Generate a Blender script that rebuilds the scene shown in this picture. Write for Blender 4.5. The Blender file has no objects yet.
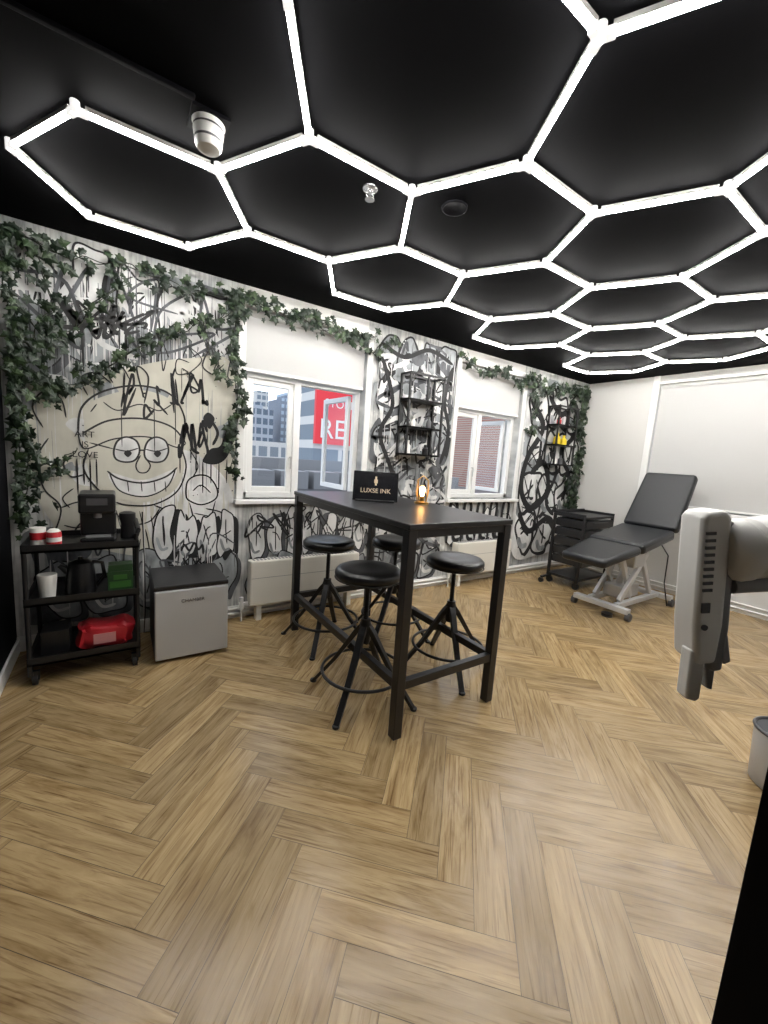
import bpy, bmesh, math, random
from mathutils import Vector, Matrix
random.seed(7)
sc=bpy.context.scene
try: sc.view_settings.view_transform='Standard'
except Exception: pass
CZ=2.58; YB=3.25; XL=-.55; XR=5.5; YF=-2.4

# ---------------- materials ----------------
def newmat(name):
    m=bpy.data.materials.new(name); m.use_nodes=True
    return m,m.node_tree.nodes,m.node_tree.links,m.node_tree.nodes['Principled BSDF']
def M(name,col,rough=.5,metal=0,emis=None,es=0,spec=.5,noise=0,coat=0):
    m,n,l,b=newmat(name)
    b.inputs['Base Color'].default_value=(*col,1); b.inputs['Roughness'].default_value=rough
    b.inputs['Metallic'].default_value=metal; b.inputs['Specular IOR Level'].default_value=spec
    b.inputs['Coat Weight'].default_value=coat
    if emis: b.inputs['Emission Color'].default_value=(*emis,1); b.inputs['Emission Strength'].default_value=es
    if noise:
        t=n.new('ShaderNodeTexCoord'); nz=n.new('ShaderNodeTexNoise'); nz.inputs['Scale'].default_value=30; nz.inputs['Detail'].default_value=4
        l.new(t.outputs['Object'],nz.inputs['Vector'])
        bp=n.new('ShaderNodeBump'); bp.inputs['Strength'].default_value=noise; bp.inputs['Distance'].default_value=.01
        l.new(nz.outputs['Fac'],bp.inputs['Height']); l.new(bp.outputs['Normal'],b.inputs['Normal'])
    return m
BLK=M('black_metal',(.008,.008,.009),.42,noise=.02)
BLKW=M('black_paint',(.004,.004,.0055),.75,spec=.1,noise=.03)
TABT=M('table_black',(.011,.011,.013),.34,noise=.03)
VIN=M('black_vinyl',(.008,.008,.009),.3,noise=.05)
GVIN=M('charcoal_vinyl',(.008,.009,.011),.40,noise=.08)
WHT=M('white_gloss',(.76,.76,.74),.35)
WALLW=M('white_wall',(.60,.59,.565),.8,noise=.05)
BLIND=M('roller_blind',(.50,.50,.49),.9,noise=.03)
PLW=M('white_plastic',(.78,.77,.74),.35)
PLG=M('grey_plastic',(.24,.24,.245),.4)
PLD=M('dark_grey_plastic',(.06,.06,.065),.45)
SIL=M('brushed_silver',(.50,.51,.52),.35,.2)
STL=M('steel_grey',(.5,.5,.5),.3,.6)
CHR=M('chrome',(.6,.6,.6),.2,.8)
RAD=M('radiator_cream',(.72,.70,.63),.4)
RED=M('red_pack',(.50,.02,.03),.4)
GRN=M('green_box',(.05,.16,.03),.5)
DGR=M('dark_green',(.02,.06,.02),.5)
CUP=M('paper_white',(.76,.74,.70),.6)
BRS=M('brass',(.6,.38,.12),.3,1)
YEL=M('yellow_can',(.75,.55,.02),.4)
BULB=M('warm_bulb',(1,.6,.3),.3,emis=(1,.5,.16),es=18)
TUBE=M('led_tube',(1,1,1),.4,emis=(1,.975,.94),es=78)
CONN=M('led_joint',(.8,.8,.8),.4,emis=(1,.98,.95),es=.9)

def mural_mat():
    m,n,l,b=newmat('mural_base'); b.inputs['Roughness'].default_value=.75
    t=n.new('ShaderNodeTexCoord')
    def noise(scale,sx,sz,det=4,ox=0):
        mp=n.new('ShaderNodeMapping'); mp.inputs['Scale'].default_value=(sx,.5,sz); mp.inputs['Location'].default_value=(ox,0,ox)
        l.new(t.outputs['Object'],mp.inputs['Vector'])
        z=n.new('ShaderNodeTexNoise'); z.inputs['Scale'].default_value=scale; z.inputs['Detail'].default_value=det
        l.new(mp.outputs['Vector'],z.inputs['Vector']); return z.outputs['Fac']
    def ramp(src,stops):
        r=n.new('ShaderNodeValToRGB'); e=r.color_ramp.elements
        e[0].position=stops[0][0]; e[0].color=(*stops[0][1],1); e[1].position=stops[-1][0]; e[1].color=(*stops[-1][1],1)
        for p,c in stops[1:-1]:
            q=e.new(p); q.color=(*c,1)
        l.new(src,r.inputs['Fac']); return r.outputs['Color']
    blot=ramp(noise(2.4,1,1),[(.3,(.20,.21,.215)),(.42,(.42,.43,.43)),(.5,(.62,.62,.60)),(.6,(.46,.47,.46)),(.72,(.24,.25,.25))])
    drip=ramp(noise(3,14,.7,3,3.1),[(.44,(1,1,1)),(.52,(.84,.84,.84)),(.6,(.5,.51,.51)),(.68,(.9,.9,.9))])
    mix=n.new('ShaderNodeMix'); mix.data_type='RGBA'; mix.blend_type='MULTIPLY'; mix.inputs[0].default_value=.75
    l.new(blot,mix.inputs[6]); l.new(drip,mix.inputs[7])
    fine=ramp(noise(9,1,1,6,7),[(.35,(.7,.7,.7)),(.6,(1,1,1))])
    mx=n.new('ShaderNodeMix'); mx.data_type='RGBA'; mx.blend_type='MULTIPLY'; mx.inputs[0].default_value=.5
    l.new(mix.outputs[2],mx.inputs[6]); l.new(fine,mx.inputs[7])
    l.new(mx.outputs[2],b.inputs['Base Color']); return m
MUR=mural_mat()
def paint(name,col,var=.25,sc_=2):
    m,n,l,b=newmat(name); b.inputs['Roughness'].default_value=.7
    t=n.new('ShaderNodeTexCoord'); mp=n.new('ShaderNodeMapping'); mp.inputs['Scale'].default_value=(4,1,2.0); l.new(t.outputs['Object'],mp.inputs['Vector'])
    z=n.new('ShaderNodeTexNoise'); z.inputs['Scale'].default_value=sc_; z.inputs['Detail'].default_value=6; l.new(mp.outputs['Vector'],z.inputs['Vector'])
    r=n.new('ShaderNodeValToRGB'); r.color_ramp.elements[0].position=.38; r.color_ramp.elements[1].position=.60
    r.color_ramp.elements[0].color=(*[c*(1-var) for c in col],1); r.color_ramp.elements[1].color=(*col,1)
    l.new(z.outputs['Fac'],r.inputs['Fac']); l.new(r.outputs['Color'],b.inputs['Base Color']); return m

def wood_mat():
    m,n,l,b=newmat('oak_plank')
    uv=n.new('ShaderNodeUVMap'); uv.uv_map='UVMap'
    at=n.new('ShaderNodeAttribute'); at.attribute_name='rnd'
    mu=n.new('ShaderNodeMath'); mu.operation='MULTIPLY'; mu.inputs[1].default_value=37; l.new(at.outputs['Fac'],mu.inputs[0])
    def nz_(sx,sy,sc_,det,rough,dist):
        mp=n.new('ShaderNodeMapping'); mp.inputs['Scale'].default_value=(sx,sy,1); l.new(uv.outputs['UV'],mp.inputs['Vector'])
        nz=n.new('ShaderNodeTexNoise'); nz.noise_dimensions='4D'; nz.inputs['Scale'].default_value=sc_; nz.inputs['Detail'].default_value=det; nz.inputs['Roughness'].default_value=rough; nz.inputs['Distortion'].default_value=dist
        l.new(mu.outputs[0],nz.inputs['W']); l.new(mp.outputs['Vector'],nz.inputs['Vector']); return nz.outputs['Fac']
    a=nz_(1.9,15,1.3,6,.60,1.4)
    r=n.new('ShaderNodeValToRGB'); e=r.color_ramp.elements
    e[0].position=.28; e[0].color=(.195,.120,.050,1); e[1].position=.72; e[1].color=(.48,.350,.188,1)
    q=e.new(.42); q.color=(.295,.200,.094,1); q=e.new(.54); q.color=(.375,.266,.134,1)
    l.new(a,r.inputs['Fac'])
    # fine grain: thin dark pore lines
    f=nz_(3.0,85,1.5,4,.55,.8)
    r2=n.new('ShaderNodeValToRGB'); r2.color_ramp.elements[0].position=.32; r2.color_ramp.elements[0].color=(.44,.36,.28,1); r2.color_ramp.elements[1].position=.47; r2.color_ramp.elements[1].color=(1,1,1,1)
    l.new(f,r2.inputs['Fac'])
    mx=n.new('ShaderNodeMix'); mx.data_type='RGBA'; mx.blend_type='MULTIPLY'; mx.inputs[0].default_value=.85
    l.new(r.outputs['Color'],mx.inputs[6]); l.new(r2.outputs['Color'],mx.inputs[7])
    hsv=n.new('ShaderNodeHueSaturation')
    v=n.new('ShaderNodeMapRange'); v.inputs['To Min'].default_value=.82; v.inputs['To Max'].default_value=1.18
    l.new(at.outputs['Fac'],v.inputs['Value']); l.new(v.outputs['Result'],hsv.inputs['Value']); hsv.inputs['Saturation'].default_value=1.0
    l.new(mx.outputs[2],hsv.inputs['Color']); l.new(hsv.outputs['Color'],b.inputs['Base Color'])
    rr=n.new('ShaderNodeMapRange'); rr.inputs['To Min'].default_value=.16; rr.inputs['To Max'].default_value=.30
    l.new(a,rr.inputs['Value']); l.new(rr.outputs['Result'],b.inputs['Roughness'])
    bp=n.new('ShaderNodeBump'); bp.inputs['Strength'].default_value=.10; bp.inputs['Distance'].default_value=.002
    l.new(f,bp.inputs['Height']); l.new(bp.outputs['Normal'],b.inputs['Normal'])
    return m
WOOD=wood_mat()
def leaf_mat():
    m,n,l,b=newmat('ivy_leaf'); b.inputs['Roughness'].default_value=.5
    at=n.new('ShaderNodeAttribute'); at.attribute_name='rnd'
    r=n.new('ShaderNodeValToRGB'); e=r.color_ramp.elements
    e[0].color=(.003,.010,.004,1); e[1].color=(.045,.075,.03,1); q=e.new(.65); q.color=(.010,.024,.009,1)
    l.new(at.outputs['Fac'],r.inputs['Fac']); l.new(r.outputs['Color'],b.inputs['Base Color']); return m
LEAF=leaf_mat()
def grid_mat(name,wall,win,sx,sz,mw=.25):
    m,n,l,b=newmat(name); b.inputs['Roughness'].default_value=.8
    t=n.new('ShaderNodeTexCoord'); s=n.new('ShaderNodeSeparateXYZ'); l.new(t.outputs['Object'],s.inputs[0])
    def stripe(o,k,w):
        a=n.new('ShaderNodeMath'); a.operation='MULTIPLY'; a.inputs[1].default_value=k; l.new(o,a.inputs[0])
        f=n.new('ShaderNodeMath'); f.operation='FRACT'; l.new(a.outputs[0],f.inputs[0])
        g=n.new('ShaderNodeMath'); g.operation='GREATER_THAN'; g.inputs[1].default_value=w; l.new(f.outputs[0],g.inputs[0]); return g.outputs[0]
    x=stripe(s.outputs[0],sx,mw); z=stripe(s.outputs[2],sz,mw+.1)
    mu=n.new('ShaderNodeMath'); mu.operation='MULTIPLY'; l.new(x,mu.inputs[0]); l.new(z,mu.inputs[1])
    mix=n.new('ShaderNodeMix'); mix.data_type='RGBA'; l.new(mu.outputs[0],mix.inputs[0]); mix.inputs[6].default_value=(*wall,1); mix.inputs[7].default_value=(*win,1)
    l.new(mix.outputs[2],b.inputs['Base Color']); return m
def brick_mat():
    m,n,l,b=newmat('brick'); t=n.new('ShaderNodeTexCoord'); mp=n.new('ShaderNodeMapping'); mp.inputs['Rotation'].default_value=(math.pi/2,0,0)
    l.new(t.outputs['Object'],mp.inputs['Vector']); k=n.new('ShaderNodeTexBrick'); k.inputs['Scale'].default_value=3
    k.inputs['Color1'].default_value=(.40,.15,.09,1); k.inputs['Color2'].default_value=(.30,.11,.08,1); k.inputs['Mortar'].default_value=(.38,.32,.28,1)
    l.new(mp.outputs['Vector'],k.inputs['Vector']); l.new(k.outputs['Color'],b.inputs['Base Color']); return m
def glass_mat():
    m=bpy.data.materials.new('window_glass'); m.use_nodes=True; n=m.node_tree.nodes; l=m.node_tree.links; n.clear()
    o=n.new('ShaderNodeOutputMaterial'); tr=n.new('ShaderNodeBsdfTransparent'); g=n.new('ShaderNodeBsdfGlossy'); g.inputs['Roughness'].default_value=.02
    mx=n.new('ShaderNodeMixShader'); mx.inputs[0].default_value=.05
    l.new(tr.outputs[0],mx.inputs[1]); l.new(g.outputs[0],mx.inputs[2]); l.new(mx.outputs[0],o.inputs[0]); return m
GLASS=glass_mat()

# ---------------- mesh helpers ----------------
def b_box(bm,x0,x1,y0,y1,z0,z1,mi=0):
    vs=[bm.verts.new((x,y,z)) for x in (x0,x1) for y in (y0,y1) for z in (z0,z1)]
    for q in ((0,1,3,2),(4,6,7,5),(0,4,5,1),(2,3,7,6),(0,2,6,4),(1,5,7,3)):
        f=bm.faces.new([vs[i] for i in q]); f.material_index=mi
    return vs
def frame_of(d):
    d=Vector(d).normalized(); a=Vector((0,0,1)) if abs(d.z)<.9 else Vector((1,0,0))
    x=d.cross(a).normalized(); y=d.cross(x).normalized(); return x,y
def b_cyl(bm,p0,p1,r0,r1=None,seg=16,caps=True):
    if r1 is None: r1=r0
    p0=Vector(p0);p1=Vector(p1); x,y=frame_of(p1-p0)
    A=[];B=[]
    for i in range(seg):
        a=2*math.pi*i/seg; o=x*math.cos(a)+y*math.sin(a)
        A.append(bm.verts.new(p0+o*r0)); B.append(bm.verts.new(p1+o*r1))
    for i in range(seg):
        j=(i+1)%seg; bm.faces.new((A[i],A[j],B[j],B[i]))
    if caps: bm.faces.new(A[::-1]); bm.faces.new(B)
def b_bar(bm,p0,p1,w,h=None,up=(0,0,1)):
    h=h or w; p0=Vector(p0);p1=Vector(p1); d=(p1-p0).normalized(); up=Vector(up)
    if abs(d.dot(up))>.95: up=Vector((0,1,0))
    x=d.cross(up).normalized(); y=x.cross(d).normalized(); vs=[]
    for p in (p0,p1):
        for sx,sy in ((-1,-1),(1,-1),(1,1),(-1,1)): vs.append(bm.verts.new(p+x*sx*w/2+y*sy*h/2))
    for q in ((3,2,1,0),(4,5,6,7),(0,1,5,4),(1,2,6,5),(2,3,7,6),(3,0,4,7)): bm.faces.new([vs[i] for i in q])
def b_lathe(bm,prof,c=(0,0,0),seg=28,caps=True):
    c=Vector(c); rings=[]
    for r,z in prof:
        rings.append([bm.verts.new(c+Vector((r*math.cos(2*math.pi*i/seg),r*math.sin(2*math.pi*i/seg),z))) for i in range(seg)])
    for a,b in zip(rings,rings[1:]):
        for i in range(seg):
            j=(i+1)%seg; bm.faces.new((a[i],a[j],b[j],b[i]))
    if caps:
        bm.faces.new(rings[0][::-1]); bm.faces.new(rings[-1])
def b_tube(bm,pts,r,closed=False,seg=10):
    pts=[Vector(p) for p in pts]; n=len(pts); rings=[]; px=None
    for i,p in enumerate(pts):
        d=(pts[(i+1)%n]-pts[i-1]) if closed else (pts[min(i+1,n-1)]-pts[max(i-1,0)])
        d.normalize()
        if px is None: px,_=frame_of(d)
        px=(px-d*px.dot(d)).normalized(); y=d.cross(px)
        rings.append([bm.verts.new(p+(px*math.cos(2*math.pi*k/seg)+y*math.sin(2*math.pi*k/seg))*r) for k in range(seg)])
    for i in range(n if closed else n-1):
        a=rings[i]; b=rings[(i+1)%n]
        for k in range(seg):
            j=(k+1)%seg; bm.faces.new((a[k],a[j],b[j],b[k]))
    if not closed: bm.faces.new(rings[0][::-1]); bm.faces.new(rings[-1])
def ring(c,r,n=40,rz=None): return [(c[0]+r*math.cos(2*math.pi*i/n),c[1]+r*math.sin(2*math.pi*i/n),c[2]) for i in range(n)]
def b_prism(bm,prof,y0,y1):   # prof in (x,z), extruded in y
    A=[bm.verts.new((x,y0,z)) for x,z in prof]; B=[bm.verts.new((x,y1,z)) for x,z in prof]; n=len(prof)
    bm.faces.new(A); bm.faces.new(B[::-1])
    for i in range(n):
        j=(i+1)%n; bm.faces.new((A[j],A[i],B[i],B[j]))
def obj(name,bm,mats,parent=None,smooth=False,bevel=0,loc=None,rot=None,bseg=2,recalc=True):
    if recalc: bmesh.ops.recalc_face_normals(bm,faces=bm.faces)
    me=bpy.data.meshes.new(name); bm.to_mesh(me); bm.free()
    for m in (mats if isinstance(mats,(list,tuple)) else [mats]): me.materials.append(m)
    o=bpy.data.objects.new(name,me); sc.collection.objects.link(o)
    if parent: o.parent=parent
    if loc: o.location=loc
    if rot: o.rotation_euler=rot
    if smooth:
        for p in me.polygons: p.use_smooth=True
        me.set_sharp_from_angle(angle=math.radians(40))
    if bevel:
        b=o.modifiers.new('bevel','BEVEL'); b.width=bevel; b.segments=bseg; b.limit_method='ANGLE'; b.angle_limit=math.radians(40)
    return o
def empty(name,loc=(0,0,0),rz=0):
    e=bpy.data.objects.new(name,None); e.location=loc; e.rotation_euler=(0,0,rz); e.empty_display_size=.1; sc.collection.objects.link(e); return e
def boxo(name,b,mat,parent=None,bevel=.004):
    bm=bmesh.new(); b_box(bm,*b); return obj(name,bm,mat,parent,bevel=bevel)
def text(name,body,size,mat,parent,loc,rot,ext=.001,align='CENTER',sx=1):
    cu=bpy.data.curves.new(name,'FONT'); cu.body=body; cu.size=size; cu.extrude=ext; cu.align_x=align; cu.align_y='CENTER'
    t=bpy.data.objects.new(name+'_c',cu); sc.collection.objects.link(t)
    bpy.context.view_layer.update()
    dg=bpy.context.evaluated_depsgraph_get(); me=bpy.data.meshes.new_from_object(t.evaluated_get(dg))
    bpy.data.objects.remove(t); me.materials.clear(); me.materials.append(mat)
    o=bpy.data.objects.new(name,me); sc.collection.objects.link(o); o.parent=parent; o.location=loc; o.rotation_euler=rot; o.scale=(sx,1,1); return o

# ---------------- camera ----------------
fwd=Vector((.5545,.8209,-.1362)); r=Vector((.8319,-.5508,.0672)); u=Vector((.0198,.1506,.9884))
cam=bpy.data.cameras.new('camera'); co=bpy.data.objects.new('camera',cam); sc.collection.objects.link(co)
mt=Matrix((( r.x,u.x,-fwd.x,0),(r.y,u.y,-fwd.y,0),(r.z,u.z,-fwd.z,1.387),(0,0,0,1))); co.matrix_world=mt
cam.sensor_fit='VERTICAL'; cam.sensor_height=24; cam.lens=399.2/1024*24; cam.clip_start=.02; cam.clip_end=500
sc.camera=co

# ---------------- room shell ----------------
def floor():
    L=.60; w=.12; g=.0009; bm=bmesh.new(); uv=bm.loops.layers.uv.new('UVMap'); fl=bm.faces.layers.float.new('rnd')
    c45=math.sqrt(.5); ox,oy=.10,.05
    def add(x0,y0,lx,ly,hor):
        cx=x0+lx/2; cy=y0+ly/2; X=(cx-cy)*c45+ox; Y=(cx+cy)*c45+oy
        if X<XL-.6 or X>XR+.6 or Y<YF-.6 or Y>YB+.6: return
        q=[(x0+g,y0+g),(x0+lx-g,y0+g),(x0+lx-g,y0+ly-g),(x0+g,y0+ly-g)]
        vs=[bm.verts.new(((a-b)*c45+ox,(a+b)*c45+oy,0)) for a,b in q]; f=bm.faces.new(vs); f[fl]=random.random()
        o1=random.random()*9;o2=random.random()*9
        for lp,(a,b) in zip(f.loops,q):
            s,t=(a-x0,b-y0) if hor else (b-y0,a-x0)
            lp[uv].uv=(s+o1,t+o2)
    for j in range(-14,15):
        for i in range(-80,81):
            X=i*w+j*L; Y=i*w-j*L
            add(X,Y,L,w,True); add(X+L,Y+w-L,w,L,False)
    for co_,no in (((XL,0,0),(-1,0,0)),((XR,0,0),(1,0,0)),((0,YF,0),(0,-1,0)),((0,YB,0),(0,1,0))):
        bmesh.ops.bisect_plane(bm,geom=bm.verts[:]+bm.edges[:]+bm.faces[:],plane_co=co_,plane_no=no,clear_outer=True)
    vs=[bm.verts.new(p) for p in ((XL,YF,-.002),(XR,YF,-.002),(XR,YB,-.002),(XL,YB,-.002))]; f=bm.faces.new(vs); f.material_index=1
    obj('floor',bm,[WOOD,M('plank_gap',(.07,.045,.02),.8)],recalc=False)
floor()
boxo('ceiling',(XL-.2,XR+.2,YF-.2,YB+.2,CZ,CZ+.15),M('ceiling_black',(.0012,.0012,.0017),.85,spec=.05,noise=.02),bevel=0)
boxo('wall_left',(XL-.2,XL,YF,YB+.2,0,CZ),BLKW,bevel=0)
boxo('wall_front',(XL-.2,XR+.2,YF-.2,YF,0,CZ),WALLW,bevel=0)
W1=(.83,1.90,.98,2.44); W2=(3.05,4.10,.98,2.44); WT=.22
bm=bmesh.new(); y0,y1=YB,YB+WT
for (a,b) in ((XL-.2,W1[0]),(W1[1],W2[0]),(W2[1],XR+.2)): b_box(bm,a,b,y0,y1,0,CZ,0)
for w in (W1,W2):
    b_box(bm,w[0],w[1],y0,y1,0,w[2],0); b_box(bm,w[0],w[1],y0,y1,w[3],CZ,1)
obj('wall_back',bm,[MUR,WALLW])
FW=(.55,2.36,1.03,2.48)
bm=bmesh.new()
b_box(bm,XR,XR+.2,YF,FW[0],0,CZ); b_box(bm,XR,XR+.2,FW[1],YB+WT,0,CZ); b_box(bm,XR,XR+.2,FW[0],FW[1],0,FW[2]); b_box(bm,XR,XR+.2,FW[0],FW[1],FW[3],CZ)
obj('wall_right',bm,WALLW)
boxo('baseboard_left',(XL,XL+.015,YF,YB,0,.09),WHT)
boxo('baseboard_back',(XL,XR,YB-.015,YB,0,.10),WHT)
boxo('baseboard_right',(XR-.015,XR,YF,YB,0,.10),WHT)

def window(name,w,opensash):
    e=empty(name,(0,0,0)); x0,x1,z0,z1=w; yf=YB+.09
    bm=bmesh.new()
    t=.05
    b_box(bm,x0,x0+t,yf,yf+.06,z0,z1); b_box(bm,x1-t,x1,yf,yf+.06,z0,z1); b_box(bm,x0,x1,yf,yf+.06,z0,z0+t); b_box(bm,x0,x1,yf,yf+.06,z1-t,z1)
    xm=x0+(x1-x0)*.43; b_box(bm,xm-.03,xm+.03,yf-.005,yf+.065,z0,z1)
    zt=1.97; b_box(bm,x0,x1,yf-.004,yf+.062,zt-.03,zt+.03)
    obj('frame',bm,WHT,e,bevel=.004)
    bm=bmesh.new()
    def sash(a,b,c,d,y,s=.045):
        b_box(bm,a,a+s,y,y+.035,c,d);b_box(bm,b-s,b,y,y+.035,c,d);b_box(bm,a+s,b-s,y,y+.035,c,c+s);b_box(bm,a+s,b-s,y,y+.035,d-s,d)
    sash(x0+t,xm-.03,z0+t,zt-.03,yf+.01)
    if not opensash: sash(xm+.03,x1-t,z0+t,zt-.03,yf+.01)
    obj('sash',bm,WHT,e,bevel=.003)
    bm=bmesh.new(); b_box(bm,x0+.06,xm-.06 if opensash else x1-.06,yf+.028,yf+.032,z0+.06,z1-.06); obj('glass',bm,GLASS,e)
    bm=bmesh.new(); b_box(bm,x0-.07,x1+.07,YB-.06,yf,z0-.035,z0); obj('sill',bm,WHT,e,bevel=.006)
    bm=bmesh.new(); b_cyl(bm,(xm-.045,yf-.015,z0+.35),(xm-.045,yf+.01,z0+.35),.008); b_bar(bm,(xm-.045,yf-.015,z0+.35),(xm-.045,yf-.015,z0+.25),.012,.008); obj('handle',bm,STL,e)
    bm=bmesh.new()
    b_box(bm,x0-.055,x0,YB-.018,YB,z0,z1+.05); b_box(bm,x1,x1+.055,YB-.018,YB,z0,z1+.05); b_box(bm,x0-.055,x1+.055,YB-.02,YB,z1,z1+.055)
    obj('surround',bm,WHT,e,bevel=.004)
    if opensash:   # casement leaf swung outward
        bm=bmesh.new(); s=.045; wd=.50; c,d=z0+.06,zt-.04
        for q in ((0,s,c,d),(wd-s,wd,c,d),(s,wd-s,c,c+s),(s,wd-s,d-s,d)): b_box(bm,q[0],q[1],-.018,.018,q[2],q[3])
        b_box(bm,s,wd-s,-.003,.003,c+s,d-s,1)
        o=obj('casement_leaf',bm,[WHT,GLASS],e,bevel=.003,loc=(x1-.06,yf+.09,0),rot=(0,0,math.radians(92)))
    b=empty('roller_blind',(0,0,0))
    bm=bmesh.new(); b_box(bm,x0+.01,x1-.01,YB+.03,YB+.034,1.99,z1-.02); obj('fabric',bm,BLIND,b)
    bm=bmesh.new(); b_cyl(bm,(x0+.01,YB+.04,z1-.035),(x1-.01,YB+.04,z1-.035),.03,seg=16); obj('roller',bm,BLIND,b,smooth=True)
    bm=bmesh.new(); b_box(bm,x0+.01,x1-.01,YB+.024,YB+.04,1.975,1.998); obj('bottom_bar',bm,WHT,b,bevel=.003)
window('window_1',W1,True); window('window_2',W2,True)
e=empty('window_3'); bm=bmesh.new(); y0,y1,z0,z1=FW
for q in ((y0,y0+.05,z0,z1),(y1-.05,y1,z0,z1),(y0,y1,z0,z0+.05),(y0,y1,z1-.05,z1),((y0+y1)/2-.03,(y0+y1)/2+.03,z0,z1)): b_box(bm,XR+.1,XR+.15,q[0],q[1],q[2],q[3])
obj('frame',bm,WHT,e,bevel=.004)
bm=bmesh.new(); b_box(bm,XR+.12,XR+.124,y0+.04,y1-.04,z0+.04,z1-.04); obj('glass',bm,GLASS,e)
bm=bmesh.new(); b_box(bm,XR-.02,XR,y1,y1+.07,z0-.08,CZ); b_box(bm,XR-.02,XR,y0-.07,y0,z0-.08,CZ); b_box(bm,XR-.022,XR,y0-.07,y1+.07,z1,z1+.03); obj('surround',bm,WHT,e,bevel=.004)
bm=bmesh.new(); b_box(bm,XR-.05,XR+.1,y0-.09,y1+.09,z0-.04,z0); obj('sill',bm,WHT,e,bevel=.005)
b=empty('roller_blind'); bm=bmesh.new(); b_box(bm,XR+.02,XR+.024,y0+.01,y1-.01,z0+.03,z1-.02); obj('fabric',bm,BLIND,b)
bm=bmesh.new(); b_cyl(bm,(XR+.03,y0+.01,z1-.03),(XR+.03,y1-.01,z1-.03),.028); obj('roller',bm,BLIND,b,smooth=True)
bm=bmesh.new(); b_box(bm,XR+.014,XR+.03,y0+.01,y1-.01,z0+.012,z0+.034); obj('bottom_bar',bm,WHT,b,bevel=.003)

# ---------------- hexagon lights ----------------
HX=-.3417; HY=2.4324; A=.4836; TZ=2.548
def node(i,j): return Vector((HX+A*.5*(i+j),HY+A*math.sqrt(.75)*(j-i),TZ))
cells=[(0,0),(3,3),(6,6),(9,9),(2,1),(5,4),(8,7),(4,2),(7,5),(10,8),(3,0),(6,3),(9,6),(5,1),(8,4),(11,7),(7,2),(10,5)]
edges=set(); nds=set()
for i,j in cells:
    v=[(i,j),(i+1,j),(i+2,j+1),(i+2,j+2),(i+1,j+2),(i,j+1)]
    for k in range(6): edges.add(tuple(sorted((v[k],v[(k+1)%6])))); nds.add(v[k])
e=empty('hexagon_ceiling_light',(0,0,0))
bm=bmesh.new(); bh=bmesh.new()
for a,b in sorted(edges):
    p,q=node(*a),node(*b); d=(q-p).normalized()
    b_cyl(bm,p+d*.035,q-d*.035,.0095,seg=10)
    up=Vector((0,0,.015)); b_bar(bh,p+d*.03+up,q-d*.03+up,.020,.016)
obj('led_tubes',bm,TUBE,e,smooth=True); obj('tube_housings',bh,PLW,e)
bm=bmesh.new()
for n_ in sorted(nds):
    p=node(*n_); b_cyl(bm,p-Vector((0,0,.010)),p+Vector((0,0,.03)),.015,seg=12)
    for a,b in edges:
        if n_ in (a,b):
            q=node(*(b if n_==a else a)); d=(q-p).normalized(); b_bar(bm,p,p+d*.038,.023,.020)
obj('joints',bm,CONN,e)

# ---------------- ceiling devices ----------------
e=empty('smoke_detector',(.31,1.80,CZ)); bm=bmesh.new()
b_lathe(bm,[(.058,0),(.058,-.015),(.053,-.022),(.054,-.035),(.050,-.062),(.047,-.085),(.040,-.096),(.02,-.102)]); obj('housing',bm,PLW,e,smooth=True)
bm=bmesh.new(); b_lathe(bm,[(.0545,-.028),(.0548,-.034)],seg=28); b_lathe(bm,[(.0505,-.066),(.0495,-.073)]); obj('vents',bm,PLD,e)
bm=bmesh.new(); b_box(bm,-.065,.065,-.065,.065,-.012,0); obj('bracket',bm,BLKW,e)
boxo('cable_conduit',(XL,.25,1.70,1.72,CZ-.015,CZ),BLKW)
e=empty('fire_sprinkler',(.975,1.73,CZ)); bm=bmesh.new(); b_lathe(bm,[(.034,0),(.034,-.006),(.014,-.010),(.012,-.022)]); 
b_tube(bm,[(.012,0,-.02),(.02,0,-.032),(.006,0,-.045)],.003); b_tube(bm,[(-.012,0,-.02),(-.02,0,-.032),(-.006,0,-.045)],.003); b_lathe(bm,[(.02,-.045),(.022,-.048)]); obj('head',bm,CHR,e,smooth=True)
e=empty('ceiling_speaker',(1.36,1.59,CZ)); bm=bmesh.new(); b_lathe(bm,[(.062,0),(.062,-.004),(.055,-.007),(.05,-.004),(.01,-.003)]); obj('grille',bm,BLKW,e,smooth=True)

# ---------------- mural ----------------
mur=empty('graffiti_mural')
MB=paint('spray_black',(.006,.006,.007),.1)
lm={'beige':paint('spray_beige',(.56,.54,.46),.15),'white':paint('spray_white',(.70,.70,.69),.34),'lgrey':paint('spray_light_grey',(.32,.34,.35),.5,3),
    'grey':paint('spray_grey',(.10,.105,.115),.6,3),'line':paint('spray_outline',(.022,.022,.022),.1),'black':MB}
layers={k:bmesh.new() for k in lm}
LV=[0]
def lift(): LV[0]+=1
def yl(): return YB-.0006-LV[0]*1.1e-5
def cr(pts,closed=False,n=8):
    P=[Vector(p) for p in pts]; out=[]; N=len(P)
    rng=range(N if closed else N-1)
    for i in rng:
        if closed: a,b,c,d=P[i-1],P[i],P[(i+1)%N],P[(i+2)%N]
        else: a,b,c,d=P[max(i-1,0)],P[i],P[i+1],P[min(i+2,N-1)]
        for k in range(n):
            t=k/n; out.append(.5*((2*b)+(c-a)*t+(2*a-5*b+4*c-d)*t*t+(3*b-a-3*c+d)*t**3))
    if not closed: out.append(P[-1])
    return out
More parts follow.
